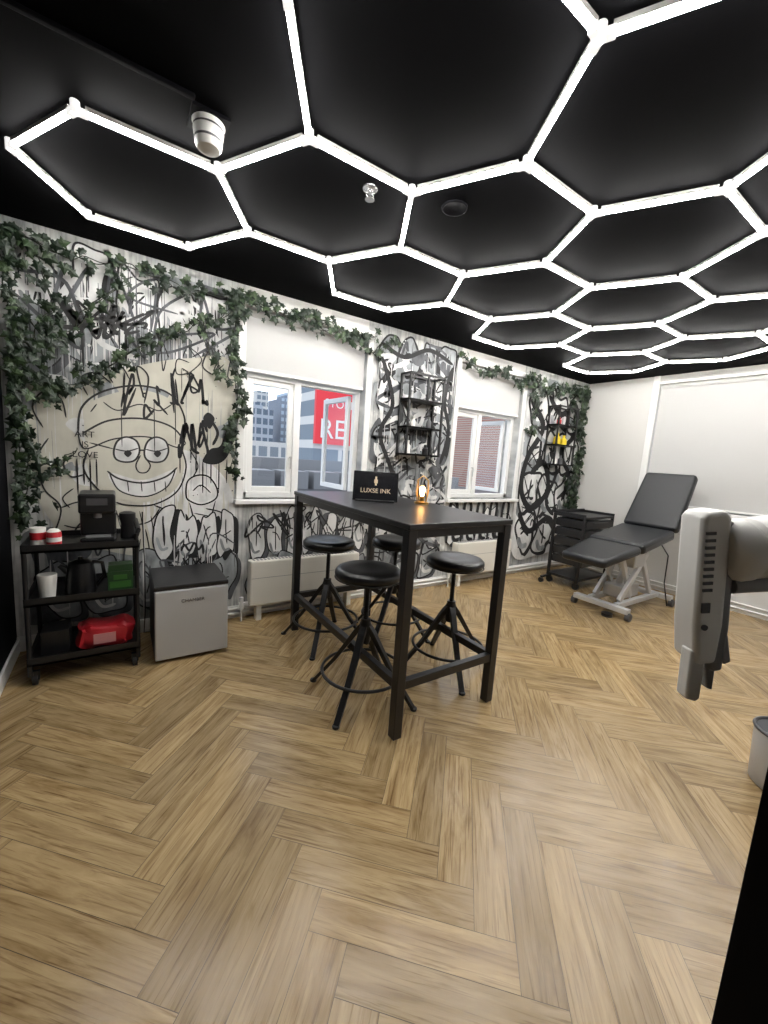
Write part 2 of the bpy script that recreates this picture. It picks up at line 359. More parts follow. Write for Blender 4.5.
def stroke(ly,pts,w,closed=False,taper=True,n=8):
    lift(); bm=layers[ly]; y=yl(); S=cr(pts,closed,n); N=len(S); prev=None; first=None
    for i,p in enumerate(S):
        d=(S[(i+1)%N]-S[i-1]) if closed else (S[min(i+1,N-1)]-S[max(i-1,0)])
        if d.length<1e-6: d=Vector((1,0))
        d.normalize(); nn=Vector((-d.y,d.x)); k=1
        if taper and not closed: k=min(1,.35+i/3,.35+(N-1-i)/3)
        a=bm.verts.new((p.x+nn.x*w*k/2,y,p.y+nn.y*w*k/2)); b=bm.verts.new((p.x-nn.x*w*k/2,y,p.y-nn.y*w*k/2))
        if prev: bm.faces.new((prev[0],prev[1],b,a))
        else: first=(a,b)
        prev=(a,b)
    if closed: bm.faces.new((prev[0],prev[1],first[1],first[0]))
def fill(ly,pts,n=8):
    lift(); bm=layers[ly]; y=yl(); S=cr(pts,True,n); c=sum(S,Vector((0,0)))/len(S); cv=bm.verts.new((c.x,y,c.y)); V=[bm.verts.new((p.x,y,p.y)) for p in S]
    for i in range(len(V)): bm.faces.new((cv,V[i],V[(i+1)%len(V)]))
def W(a,b):   # mural layout grid -> wall metres
    zf=655-.165*a; zc=230+.247*a
    return (-.53+(a-8)*.00566,(zf-b)/(zf-zc)*2.55)
def WS(ly,pts,w,closed=False): stroke(ly,[W(*p) for p in pts],w*1.3,closed)
def WF(ly,pts): fill(ly,[W(*p) for p in pts])
def tag(ly,x0,z0,x1,z1,k,w,sd,wild=.25,dr=.4):
    R=random.Random(sd); cw=(x1-x0)/k
    for i in range(k):
        ax=x0+i*cw; pts=[]
        for q in range(R.choice((4,5,6))):
            pts.append((ax+R.uniform(-wild,1+wild)*cw,R.uniform(z0,z1)))
        stroke(ly,pts,w*R.uniform(.7,1.2))
        if R.random()<dr:
            p=R.choice(pts); stroke(ly,[p,(p[0],p[1]-R.uniform(.08,.3))],w*.45)
def drips(ly,x0,x1,za,zb,n,w,sd,lo=.1,hi=.6):
    R=random.Random(sd)
    for i in range(n):
        x=R.uniform(x0,x1); z=R.uniform(za,zb); L=R.uniform(lo,hi); stroke(ly,[(x,z),(x+R.uniform(-.003,.003),z-L*.5),(x,z-L)],w*R.uniform(.5,1.3),n=2)
def speckle(ly,x0,x1,z0,z1,n,sd,rmax=.012):
    R=random.Random(sd)
    for i in range(n):
        x=R.uniform(x0,x1); z=R.uniform(z0,z1); q=R.uniform(.003,rmax); fill(ly,[(x+q*math.cos(a),z+q*math.sin(a)) for a in (0,1.57,3.14,4.71)],n=2)
def clouds(ly,x0,x1,z0,z1,n,sd,rad=.2):
    R=random.Random(sd)
    for i in range(n):
        x=R.uniform(x0,x1); z=R.uniform(z0,z1); q=rad*R.uniform(.4,1); P=[]
        for k in range(9):
            a=k*2*math.pi/9; rr=q*R.uniform(.55,1.2); P.append((min(max(x+rr*math.cos(a),x0),x1),min(max(z+rr*math.sin(a)*.8,z0),z1)))
        fill(ly,P)
def throwup(x0,z0,x1,z1,k,sd,body='white',shadow='grey',ow=.012,hl='lgrey'):
    R=random.Random(sd); cw=(x1-x0)/k; h=(z1-z0)
    for i in range(k):
        cx=x0+(i+.5)*cw; cz=(z0+z1)/2+R.uniform(-.08,.08)*h; N=9
        P=[]
        for q in range(N):
            a=2*math.pi*q/N+R.uniform(-.15,.15); rr=R.uniform(.55,1.15)
            sq=1/max(abs(math.cos(a)),abs(math.sin(a)))**.6
            P.append((cx+math.cos(a)*cw*.52*rr*sq,cz+math.sin(a)*h*.46*rr*sq))
        P=[(min(max(a,x0),x1),min(max(b,.12),2.53)) for a,b in P]
        sh=[(min(a+.035,x1+.02),b-.03) for a,b in P]
        fill(shadow,sh); fill(body,P); stroke('black',P,ow,True)
        for _ in range(2): 
            a=R.uniform(0,6.28); stroke('black',[(cx-math.cos(a)*cw*.25,cz-math.sin(a)*h*.2),(cx+R.uniform(-.05,.05)*cw,cz+R.uniform(-.1,.1)*h),(cx+math.cos(a)*cw*.2,cz+math.sin(a)*h*.25)],ow*.9)
        stroke(hl,[(cx-cw*.3,cz-h*.1),(cx-cw*.1,cz-h*.3),(cx+cw*.2,cz-h*.28)],ow*2)
# ---- left panel
clouds('grey',-.5,.78,1.8,2.5,12,600,.16); clouds('lgrey',-.5,.78,1.7,2.5,16,601,.2); clouds('white',-.5,.78,1.8,2.5,12,602,.14)
throwup(-.5,2.02,.75,2.5,5,301,'white','black',.012); throwup(-.5,1.75,.78,2.15,5,302,'lgrey','grey',.008,'white')
for sd,c,w in ((1,'white',.014),(2,'lgrey',.012),(3,'white',.009),(4,'grey',.008),(5,'line',.005)): drips(c,-.48,.78,1.95,2.52,34,w,500+sd,.15,.7)
tag('white',-.45,1.9,.75,2.45,6,.030,303,.5); tag('grey',-.45,1.9,.75,2.45,6,.018,304,.5); tag('line',-.3,2.0,.2,2.3,4,.024,309)
clouds('grey',-.5,.8,.15,1.1,14,603,.2); clouds('lgrey',-.5,.8,.15,1.6,18,604,.22)
WF('beige',[(26,405),(60,380),(120,360),(180,352),(230,358),(236,430),(233,500),(205,545),(150,552),(90,545),(45,522),(24,470)])
clouds('white',-.35,.7,1.0,1.75,7,605,.16); clouds('lgrey',-.4,.75,1.0,1.75,5,611,.10)
WF('white',[(130,470),(170,440),(225,470),(238,520),(215,575),(165,580),(135,530)])
drips('beige',-.42,.75,.95,1.05,40,.014,510,.08,.3); drips('white',-.42,.75,1.2,1.8,40,.006,511,.1,.4); drips('lgrey',-.42,.75,1.2,1.8,46,.005,512,.1,.4)
speckle('grey',-.45,.78,1.0,1.9,60,620,.006); speckle('white',-.45,.78,1.8,2.5,60,621,.010)
# character
WF('beige',[(72,425),(74,400),(92,388),(125,382),(156,390),(170,408),(172,430),(174,458),(164,480),(140,492),(112,493),(84,478),(74,460)])
WS('line',[(66,425),(70,400),(90,384),(125,378),(158,386),(174,408),(172,430)],.009)
WS('line',[(70,425),(95,412),(130,410),(160,418),(176,434)],.009)
WS('line',[(66,425),(72,440),(100,430),(135,428),(165,438),(176,434)],.007)
WS('line',[(75,440),(70,460),(82,480),(100,494)],.008)
WS('line',[(170,438),(176,458),(166,482),(140,496),(112,497),(100,494)],.008)
for cx in (112,143):
    WF('white',[(cx-13,442),(cx-9,432),(cx,428),(cx+10,432),(cx+13,442),(cx+8,451),(cx-2,453),(cx-11,450)])
    WS('line',[(cx-13,442),(cx-9,432),(cx,428),(cx+10,432),(cx+13,442),(cx+8,451),(cx-2,453),(cx-11,450)],.009,True)
    WS('line',[(cx-12,440),(cx,442),(cx+12,439)],.006)
    WF('line',[(cx-3,444),(cx+1,441),(cx+5,444),(cx+1,448)])
WS('line',[(125,441),(130,441)],.008); WS('line',[(99,440),(76,434)],.007)
WS('line',[(126,446),(121,456),(124,463),(132,463),(136,456),(130,448)],.007)
WF('white',[(94,464),(128,471),(164,460),(154,478),(130,488),(104,482)])
WS('line',[(92,462),(104,470),(128,474),(152,468),(166,458)],.009)
WS('line',[(94,464),(104,482),(130,488),(154,478),(164,460)],.007)
for q in (112,126,140,152): WS('line',[(q,472),(q+1,483)],.005)
WS('line',[(60,446),(52,455),(58,468),(70,466)],.008)
WS('line',[(100,496),(80,505),(62,520),(52,548)],.008); WS('line',[(140,497),(158,506),(168,530),(166,560)],.008)
WS('line',[(95,500),(112,516),(134,514),(146,500)],.007); WS('line',[(40,430),(30,450),(34,480),(48,500),(40,530)],.007)
WS('line',[(48,500),(66,494),(74,506),(64,520),(50,518)],.007); WS('line',[(84,520),(92,545),(88,565)],.007); WS('line',[(130,522),(134,548),(128,568)],.007)
WS('line',[(76,388),(70,372),(84,366),(98,376)],.007)
WS('line',[(36,420),(28,400),(38,385),(52,392),(56,410)],.007)
WS('line',[(90,394),(104,402),(126,396),(146,402),(160,396)],.006); WS('line',[(78,404),(84,396)],.006)
WS('line',[(100,376),(96,366),(108,360),(116,372)],.006); WS('line',[(180,440),(190,456),(184,468)],.006); WS('line',[(60,480),(50,490),(56,500)],.006)
for q in range(6): WS('line',[(100+q*12,502+((q*5)%9)),(104+q*12,520+((q*7)%12))],.005)
# ice cream figure
WS('line',[(176,486),(178,472),(190,466),(204,468),(214,480),(212,490),(195,496),(180,492)],.008,True)
WS('line',[(180,494),(196,534),(212,492)],.008); WS('line',[(184,482),(194,476),(206,484)],.006); WS('line',[(186,505),(205,508)],.006)
WS('line',[(200,500),(222,505),(230,520),(214,540),(196,545)],.008); WS('line',[(214,540),(226,556),(240,548)],.006)
# tags
tag('line',*W(100,408),*W(165,366),6,.013,11,dr=.2); tag('black',*W(162,400),*W(202,366),4,.016,4); tag('black',*W(168,450),*W(205,412),5,.018,5)
tag('line',*W(150,365),*W(235,345),6,.010,8)
tag('line',*W(62,330),*W(112,308),3,.026,9)
WF('black',[(196,452),(205,440),(218,436),(228,415),(234,430),(226,448),(212,455)]); WF('black',[(196,410),(202,404),(210,410),(204,420)])
WS('black',[(206,412),(214,424),(208,436)],.016)
for q in (196,206,216,226): WS('black',[(q,450),(q,472+((q*7)%20))],.006)
for k,ln in enumerate(('ART','IS','LOVE')):
    p=W(72,426+k*10); text('tag_text_%d'%k,ln,.056,MB,mur,(p[0],YB-.022,p[1]),(math.pi/2,0,0))
for q in (64,70,76,82): WS('black',[(q,450),(q,468+((q*13)%22))],.007)
throwup(-.45,.15,.8,.62,5,310,'lgrey','grey',.010,'white'); throwup(.2,.5,.78,.95,4,311,'white','black',.010)
tag('grey',-.45,.25,.7,.75,9,.012,21,.6); drips('white',-.45,.8,.5,.9,20,.008,513)
WS('black',[(170,545),(174,538),(180,544),(186,536),(191,543),(196,538),(197,548)],.012); WS('black',[(172,552),(182,562),(195,551)],.012)
for q in (174,179,184,189,194): WS('black',[(q,548),(q,566+((q*5)%14))],.006)
# ---- under window 1
clouds('grey',.86,2.0,.15,.93,10,606,.15)
throwup(.86,.45,2.0,.92,7,320,'white','grey',.010); throwup(.86,.12,2.0,.5,5,321,'lgrey','grey',.01)
tag('black',.86,.66,1.5,.9,6,.014,31,.3); tag('line',1.2,.55,2.0,.92,6,.014,33,.4); drips('white',.86,2.0,.6,.92,20,.007,514,.1,.3)
# ---- middle pier
clouds('grey',1.98,2.97,.2,2.52,26,607,.24); clouds('lgrey',1.98,2.97,.2,2.52,22,608,.2)
for s in range(6): throwup(2.0,.12+.40*s,2.96,.55+.40*s,3+s%2,330+s,('lgrey','white','lgrey')[s%3],('grey','black')[s%2],.018,('white','lgrey','white')[s%3])
for s in range(5): tag('white',2.02,.4+.42*s,2.94,.75+.42*s,3,.042,60+s,.15)
for s in range(6): tag('grey',2.02,.3+.38*s,2.94,.6+.38*s,3,.034,70+s,.15)
for s in range(5): tag('black',2.02,.35+.42*s,2.94,.6+.42*s,4,.018,80+s,.1)
clouds('grey',1.98,2.97,.9,2.5,8,612,.10); clouds('lgrey',1.98,2.97,.9,2.5,8,613,.09)
drips('white',2.0,2.98,.8,2.5,40,.010,520,.1,.5); drips('grey',2.0,2.98,.8,2.5,40,.009,521,.1,.4); speckle('white',2.0,2.95,.5,2.5,50,622)
stroke('black',[(2.05,2.3),(2.2,1.9),(2.08,1.6),(2.25,1.2),(2.1,.9)],.045); stroke('black',[(2.92,2.35),(2.85,2.0),(2.94,1.7),(2.86,1.35)],.045)
stroke('black',[(2.03,2.42),(2.3,2.34),(2.6,2.46),(2.92,2.38)],.04)
# ---- below window 2
throwup(3.05,.4,4.1,.93,4,340,'white','grey',.012)
for k in range(5):
    x=3.05+k*.22; stroke('black',[(x,.48),(x+.02,.92),(x+.12,.9),(x+.1,.55),(x+.19,.5)],.045)
    stroke('white',[(x+.05,.45),(x+.07,.85)],.02)
# ---- right pier: big black swirls on white
fill('white',[(4.2,.3),(4.17,1.4),(4.22,2.3),(4.8,2.45),(5.38,2.3),(5.42,1.3),(5.36,.4),(4.7,.2)])
clouds('lgrey',4.2,5.4,.2,2.5,12,609,.2); clouds('black',4.2,5.4,.2,2.5,7,610,.14)
for s in range(4): throwup(4.22,.2+.55*s,5.40,.8+.55*s,3,350+s,'white','black',.035)
stroke('black',[(4.25,2.2),(4.55,1.9),(4.3,1.5),(4.25,1.1),(4.5,.85),(4.8,1.1),(4.65,1.45),(4.4,1.3)],.085)
stroke('black',[(4.6,2.3),(4.9,2.1),(5.2,2.25),(5.3,1.9),(5.0,1.6),(5.25,1.3),(5.15,.95)],.075)
stroke('black',[(4.25,.8),(4.5,.55),(4.85,.7),(5.1,.5)],.08); stroke('black',[(4.75,1.6),(4.95,1.35),(4.8,.95),(5.0,.75)],.06)
stroke('lgrey',[(4.3,1.9),(4.7,1.7),(5.1,1.8)],.05)
for s in range(4): tag('black',4.25,.5+.42*s,5.35,.9+.42*s,4,.020,120+s,.2)
for k,bmm in layers.items(): obj('paint_'+k,bmm,lm[k],mur,recalc=False)

# ---------------- ivy ----------------
LP=[(0,0),(.22,-.14),(.38,.02),(.30,.20),(.58,.38),(.26,.48),(.0,1.0)]
LP=LP+[(-a,b) for a,b in LP[-2:0:-1]]
def ivy(name,sd,strands,leaf=.06):
    e=empty(name); R=random.Random(sd); bm=bmesh.new(); fl=bm.faces.layers.float.new('rnd'); bv=bmesh.new()
    for pts,dens,spread in strands:
        S=cr([Vector(p) for p in pts],False,10)
        L=sum((S[i+1]-S[i]).length for i in range(len(S)-1))
        for kk in range(2):
            ph=R.uniform(0,6); b_tube(bv,[(p.x+.02*math.sin(i*.7+ph),YB-.045-.010*math.sin(i*.5+ph),p.y+.015*math.cos(i*.9+ph)) for i,p in enumerate(S)],.003,seg=5)
        for _ in range(int(L*dens)):
            f=R.uniform(0,len(S)-1.01); i=int(f); p=S[i].lerp(S[i+1],f-i)
            ox=R.gauss(0,spread); oz=R.gauss(0,spread); x=p.x+ox; z=p.y+oz
            x=min(max(x,XL+.06),XR-.08); z=min(z,CZ-.07); y=YB-R.uniform(.05,.10)
            sz=leaf*R.uniform(.6,1.15); a=R.gauss(math.pi,.9); tx=R.gauss(0,.4); ty=R.gauss(0,.4)
            m=Matrix.Translation((x,y,z))@Matrix.Rotation(tx,4,'X')@Matrix.Rotation(ty,4,'Z')@Matrix.Rotation(a,4,'Y')
            c=bm.verts.new(m@Vector((0,-.10*sz,.35*sz))); V=[bm.verts.new(m@Vector((q[0]*sz,(.06 if abs(q[0])>.3 else 0)*sz,q[1]*sz))) for q in LP]; rv=R.random()
            for k in range(len(V)):
                ff=bm.faces.new((c,V[k],V[(k+1)%len(V)])); ff[fl]=rv
    obj('leaves',bm,LEAF,e,recalc=False); obj('vines',bv,M('vine_stem',(.015,.02,.008),.7),e)
ivy('ivy_garland',3,[([(-.5,2.50),(-.2,2.44),(.1,2.48),(.45,2.42),(.8,2.5)],75,.045),
 ([(-.52,2.45),(-.48,2.0),(-.5,1.6),(-.46,1.2),(-.5,.85)],150,.045),
 ([(-.5,2.15),(-.3,1.95),(-.1,2.2),(.1,2.4)],60,.035),
 ([(-.52,1.85),(-.3,1.66),(-.05,1.82),(.2,2.05),(.5,2.22),(.8,2.42)],85,.035),
 ([(-.48,1.4),(-.34,1.2),(-.22,1.3)],60,.03),([(-.4,2.45),(-.3,2.2),(-.38,1.9),(-.3,1.6)],80,.035),
 ([(.76,2.45),(.74,2.1),(.78,1.7),(.72,1.45),(.76,1.15)],95,.025),([(.5,2.25),(.6,2.0),(.72,1.85)],40,.025)])
ivy('ivy_garland',5,[([(.8,2.5),(1.1,2.42),(1.4,2.47),(1.7,2.38),(1.98,2.28)],95,.035),([(1.2,2.45),(1.5,2.38),(1.95,2.45)],45,.025),([(1.95,2.3),(2.1,2.45),(2.2,2.42)],45,.025)],.062)
ivy('ivy_garland',8,[([(3.0,2.5),(3.3,2.38),(3.6,2.45),(3.9,2.36),(4.15,2.42)],60,.03),([(4.15,2.45),(4.5,2.35),(4.9,2.45),(5.4,2.4)],100,.05),
 ([(4.2,2.4),(4.3,2.1),(4.25,1.8)],60,.035),([(5.35,2.45),(5.3,2.0),(5.38,1.6),(5.3,1.2),(5.36,.85)],170,.05),([(5.05,2.4),(5.15,2.1),(5.3,1.9)],90,.05),([(5.1,1.3),(5.2,1.1),(5.3,.8)],50,.05)],.075)

# ---------------- radiator, pipes ----------------
def radiator(x0,x1):
    e=empty('radiator',(0,0,0)); ya,yb=YB-.16,YB-.06
    boxo('cover',(x0,x1,ya,yb,.13,.50),RAD,e,.012)
    bm=bmesh.new(); 
    for k in range(int((x1-x0-.06)/.03)): b_box(bm,x0+.03+k*.03,x0+.045+k*.03,ya+.03,yb-.02,.499,.503)
    obj('grille',bm,PLG,e)
    bm=bmesh.new(); b_box(bm,x0+.01,x1-.01,ya-.002,ya+.001,.36,.363); obj('seam',bm,PLG,e)
    bm=bmesh.new(); b_box(bm,x0+.06,x0+.1,ya+.02,yb-.01,0,.14); b_box(bm,x1-.1,x1-.06,ya+.02,yb-.01,0,.14); obj('brackets',bm,RAD,e)
    bm=bmesh.new(); b_cyl(bm,(x0-.05,YB-.10,.10),(x0-.05,YB-.10,.20),.016); b_cyl(bm,(x0-.07,YB-.10,.15),(x0+.01,YB-.10,.15),.010); b_cyl(bm,(x0-.05,YB-.10,0),(x0-.05,YB-.10,.1),.007); obj('valve',bm,WHT,e,smooth=True)
radiator(.86,1.85); radiator(3.1,4.0)
e=empty('heating_pipes'); bm=bmesh.new()
for z in (.045,.085): b_cyl(bm,(.62,YB-.035,z),(XR-.05,YB-.035,z),.011,seg=10)
for z in (.05,.10): b_cyl(bm,(XR-.035,.2,z),(XR-.035,YB-.05,z),.011,seg=10)
obj('pipes',bm,WHT,e,smooth=True)

# ---------------- bar table ----------------
TX0,TX1,TY0,TY1,TH=1.105,1.83,1.42,2.86,1.09
e=empty('bar_table',((TX0+TX1)/2,(TY0+TY1)/2,0)); hx=(TX1-TX0)/2; hy=(TY1-TY0)/2
bm=bmesh.new(); b_box(bm,-hx,hx,-hy,hy,TH-.028,TH); obj('top',bm,TABT,e,bevel=.004)
bm=bmesh.new(); a=.012; lw=.05
for s in (-1,1):
    b_box(bm,s*(hx-a)-(.022 if s>0 else 0),s*(hx-a)+(.022 if s<0 else 0),-hy+a,hy-a,TH-.07,TH-.028)
    b_box(bm,-hx+a,hx-a,s*(hy-a)-(.022 if s>0 else 0),s*(hy-a)+(.022 if s<0 else 0),TH-.07,TH-.028)
obj('apron',bm,TABT,e,bevel=.002)
bm=bmesh.new()
for s in (-1,1):
    for t in (-1,1):
        x=s*(hx-.005-lw/2); y=t*(hy-.005-lw/2); b_box(bm,x-lw/2,x+lw/2,y-lw/2,y+lw/2,0,TH-.03)
obj('legs',bm,TABT,e,bevel=.003)
bm=bmesh.new()
for s in (-1,1):
    x=s*(hx-.03); b_box(bm,x-.018,x+.018,-hy+.05,hy-.05,.255,.30)
    y=s*(hy-.03); b_box(bm,-hx+.05,hx-.05,y-.018,y+.018,.255,.30)
obj('foot_rails',bm,TABT,e,bevel=.002)

# ---------------- stools ----------------
def stool(x,y,rz,sh=.77):
    e=empty('swivel_stool',(x,y,0),rz)
    bm=bmesh.new(); b_lathe(bm,[(.02,sh-.062),(.165,sh-.062),(.183,sh-.052),(.190,sh-.036),(.188,sh-.018),(.174,sh-.004),(.15,sh+.002),(.08,sh-.002),(.02,sh-.005)],seg=40); obj('seat_cushion',bm,VIN,e,smooth=True)
    bm=bmesh.new(); b_lathe(bm,[(.155,sh-.072),(.16,sh-.062),(.02,sh-.06)],seg=32); b_tube(bm,ring((0,0,sh-.055),.187,48),.004,True,6); b_cyl(bm,(0,0,sh-.09),(0,0,sh-.07),.05); obj('seat_pan',bm,BLK,e,smooth=True)
    bm=bmesh.new(); 
    prof=[]; z=.36
    while z<sh-.08: prof+= [(.0125,z),(.0155,z+.005)]; z+=.01
    b_lathe(bm,prof,seg=14); obj('screw_post',bm,BLK,e,smooth=True)
    bm=bmesh.new(); b_lathe(bm,[(.03,.33),(.034,.34),(.034,.44),(.028,.455),(.028,.47)],seg=20); obj('hub',bm,BLK,e,smooth=True)
    bm=bmesh.new()
    for k in range(4):
        a=k*math.pi/2; c,s=math.cos(a),math.sin(a); d=Vector((c,s,0)); q=Vector((-s,c,0))
        pr=[(.02,.45,.02),(.06,.40,.02),(.19,.19,.017),(.325,.012,.016)]
        th=[.030,.030,.022,.018]; rings=[]
        for (rr_,zz,w),t in zip(pr,th):
            cc=d*rr_+Vector((0,0,zz)); nn=Vector((c*.75,s*.75,.65)).normalized()
            rings.append([bm.verts.new(cc+q*w*sx+nn*t*sy) for sx,sy in ((-1,-1),(1,-1),(1,0),(-1,0))])
        for A_,B_ in zip(rings,rings[1:]):
            for i in range(4): bm.faces.new((A_[i],A_[(i+1)%4],B_[(i+1)%4],B_[i]))
        bm.faces.new(rings[0][::-1]); bm.faces.new(rings[-1])
        b_cyl(bm,d*.32,d*.32+Vector((0,0,.014)),.02,seg=12)
    obj('legs',bm,BLK,e,bevel=.003)
    bm=bmesh.new(); b_tube(bm,ring((0,0,.165),.235,48),.009,True,8); obj('foot_ring',bm,BLK,e,smooth=True)
stool(1.165,1.835,math.radians(36)); stool(1.28,2.58,math.radians(50)); stool(1.84,1.85,math.radians(66)); stool(1.80,2.46,math.radians(30))

# ---------------- items on table ----------------
e=empty('tablet_sign',(1.42,2.22,TH),math.radians(-32))
bm=bmesh.new(); b_box(bm,-.15,.15,-.004,.006,.0,.20); obj('panel',bm,M('glossy_black',(.006,.006,.008),.25),e,bevel=.012,rot=(math.radians(-14),0,0),loc=(0,0,.003))
bm=bmesh.new(); b_box(bm,-.13,.13,-.02,.12,0,.012); obj('base',bm,BLK,e,bevel=.004)
TXT=M('sign_gold',(.75,.6,.42),.5)
text('lettering','LUXSE INK',.042,TXT,e,(0,.012,.07),(math.radians(90-14),0,0))
bm=bmesh.new(); b_box(bm,-.006,.006,-.0055,-.0045,.105,.165); b_box(bm,-.012,.012,-.0055,-.0045,.12,.145); obj('emblem',bm,TXT,e,rot=(math.radians(-14),0,0),loc=(0,0,.003))
e=empty('filament_lamp',(1.72,2.10,TH)); bm=bmesh.new(); b_lathe(bm,[(.05,0),(.05,.012),(.02,.02),(.018,.05)]); obj('base',bm,BRS,e,smooth=True)
bm=bmesh.new(); b_lathe(bm,[(.010,.05),(.016,.07),(.020,.09),(.018,.11),(.008,.12)]); obj('bulb',bm,BULB,e,smooth=True)
bm=bmesh.new(); b_tube(bm,[(.04,0,.012),(.055,0,.08),(.05,0,.16),(0,0,.19),(-.05,0,.16),(-.055,0,.08),(-.04,0,.012)],.003); b_tube(bm,[(0,.04,.012),(0,.055,.08),(0,.05,.16),(0,0,.19),(0,-.05,.16),(0,-.055,.08),(0,-.04,.012)],.003); obj('cage',bm,BRS,e,smooth=True)

# ---------------- wall shelves ----------------
def wshelf(x0,x1,z0,z1,levels,items):
    e=empty('storage_rack',(x0,YB-.02,z0)); w=x1-x0; h=z1-z0; d=.16; b=.018
    bm=bmesh.new()
    for x in (0,w-b):
        for y in (-d,-b): b_box(bm,x,x+b,y,y+b,0,h)
    for z in [0,h-b]+[h*k/levels for k in range(1,levels)]:
        for y in (-d,-b): b_box(bm,0,w,y,y+b,z,z+b)
        for x in (0,w-b): b_box(bm,x,x+b,-d,0,z,z+b)
    b_box(bm,w*.5,w*.5+b,-d,-d+b,h*2/levels if levels>2 else 0,h)
    obj('frame',bm,BLK,e)
    bm=bmesh.new()
    for k in range(levels): b_box(bm,0,w,-d,0,h*k/levels+.002,h*k/levels+.014)
    obj('boards',bm,TABT,e)
    for k,(nx,lv,r_,hh,m) in enumerate(items):
        bm=bmesh.new(); zz=h*lv/levels+.014; b_lathe(bm,[(r_,zz),(r_,zz+hh*.6),(r_*.45,zz+hh*.75),(r_*.45,zz+hh)],c=(w*nx,-d/2,0),seg=16); obj('bottle_%d'%k,bm,m,e,smooth=True)
wshelf(2.27,2.70,1.42,2.19,3,[(.2,0,.025,.13,CUP),(.5,0,.02,.1,PLG),(.75,1,.025,.12,PLD),(.3,1,.02,.09,CUP),(.7,0,.03,.1,BLK)])
wshelf(4.62,5.04,1.43,2.18,3,[(.3,1,.045,.15,YEL),(.65,1,.04,.13,YEL),(.3,2,.03,.1,RED),(.6,0,.03,.12,PLD),(.3,0,.03,.1,CUP)])

# ---------------- left trolley ----------------
e=empty('kitchen_trolley',(-.165,2.93,0)); hx=.265; hy=.20
bm=bmesh.new()
for s in (-1,1):
    for t in (-1,1): b_cyl(bm,(s*(hx-.012),t*(hy-.012),.06),(s*(hx-.012),t*(hy-.012),.84 if s>0 else .80),.012,seg=10)
b_tube(bm,[(hx-.012,-hy+.012,.82),(hx+.0,-hy+.012,.86),(hx+.0,hy-.012,.86),(hx-.012,hy-.012,.82)],.012)
obj('posts',bm,BLK,e,smooth=True)
bm=bmesh.new()
for z in (.12,.46,.755):
    b_box(bm,-hx,hx,-hy,hy,z,z+.012)
    for s in (-1,1):
        b_box(bm,-hx,hx,s*hy-(.006 if s>0 else 0),s*hy+(.006 if s<0 else 0),z,z+.045)
        b_box(bm,s*hx-(.006 if s>0 else 0),s*hx+(.006 if s<0 else 0),-hy,hy,z,z+.045)
obj('trays',bm,BLK,e)
bm=bmesh.new()
for s in (-1,1):
    for t in (-1,1):
        x,y=s*(hx-.03),t*(hy-.03); b_cyl(bm,(x-.012,y,.03),(x+.012,y,.03),.03,seg=16); b_box(bm,x-.018,x+.018,y-.012,y+.012,.03,.08); 
obj('casters',bm,BLK,e)
e=empty('coffee_machine',(-.10,2.93,.767)); bm=bmesh.new()
b_box(bm,-.09,.09,-.06,.14,0,.03); b_box(bm,-.09,.09,.02,.14,.03,.28); b_box(bm,-.09,.09,-.10,.14,.18,.295); obj('body',bm,VIN,e,bevel=.012)
bm=bmesh.new(); b_cyl(bm,(0,-.05,.15),(0,-.05,.18),.02); b_box(bm,-.06,.06,-.06,.01,.03,.036); obj('spout_and_tray',bm,PLG,e)
bm=bmesh.new(); b_box(bm,-.05,.05,-.102,-.099,.23,.27); obj('display',bm,PLD,e)
e=empty('coffee_grinder',(.05,2.98,.767)); bm=bmesh.new(); b_lathe(bm,[(.04,0),(.042,.01),(.036,.09),(.045,.13),(.045,.16),(.02,.17)]); obj('body',bm,BLK,e,smooth=True)
e=empty('cream_can',(-.30,2.83,.767)); bm=bmesh.new(); b_lathe(bm,[(.032,0),(.034,.01),(.034,.075),(.03,.085)]); obj('can',bm,RED,e,smooth=True)
bm=bmesh.new(); b_lathe(bm,[(.0345,.03),(.0345,.055)]); b_lathe(bm,[(.032,.085),(.02,.10)]); obj('label',bm,CUP,e,smooth=True)
e=empty('paper_cup',(-.372,2.86,.767)); bm=bmesh.new(); b_lathe(bm,[(.03,0),(.033,.01),(.036,.10),(.034,.105)]); obj('cup',bm,CUP,e,smooth=True)
bm=bmesh.new(); b_lathe(bm,[(.0355,.04),(.0365,.08)]); obj('cup_band',bm,RED,e,smooth=True)
e=empty('paper_cup_stack',(-.34,2.84,.472)); bm=bmesh.new(); b_lathe(bm,[(.035,0),(.044,.10),(.046,.13),(.044,.135)]); obj('cups',bm,CUP,e,smooth=True)
e=empty('electric_kettle',(-.19,2.88,.472)); bm=bmesh.new(); b_lathe(bm,[(.075,0),(.078,.02),(.07,.12),(.058,.18),(.03,.195),(.012,.2),(.012,.215)]); obj('body',bm,VIN,e,smooth=True)
bm=bmesh.new(); b_tube(bm,[(.055,0,.18),(.105,0,.17),(.115,0,.09),(.07,0,.03)],.011); b_cyl(bm,(-.06,0,.13),(-.1,0,.17),.02,.012); obj('handle_and_spout',bm,VIN,e,smooth=True)
e=empty('tea_box',(.0,2.87,.472)); bm=bmesh.new(); b_box(bm,-.06,.07,-.05,.05,0,.12); obj('carton',bm,DGR,e,bevel=.002)
bm=bmesh.new(); b_box(bm,-.05,.06,-.052,-.05,.02,.06); b_box(bm,-.03,.04,-.052,-.05,.07,.1); obj('label',bm,GRN,e)
bm=bmesh.new(); b_box(bm,-.055,.068,-.048,.048,.121,.16); obj('upper_carton',bm,DGR,e,bevel=.002)
e=empty('snack_bag',(-.075,2.87,.132)); bm=bmesh.new()
bmesh.ops.create_uvsphere(bm,u_segments=24,v_segments=14,radius=1)
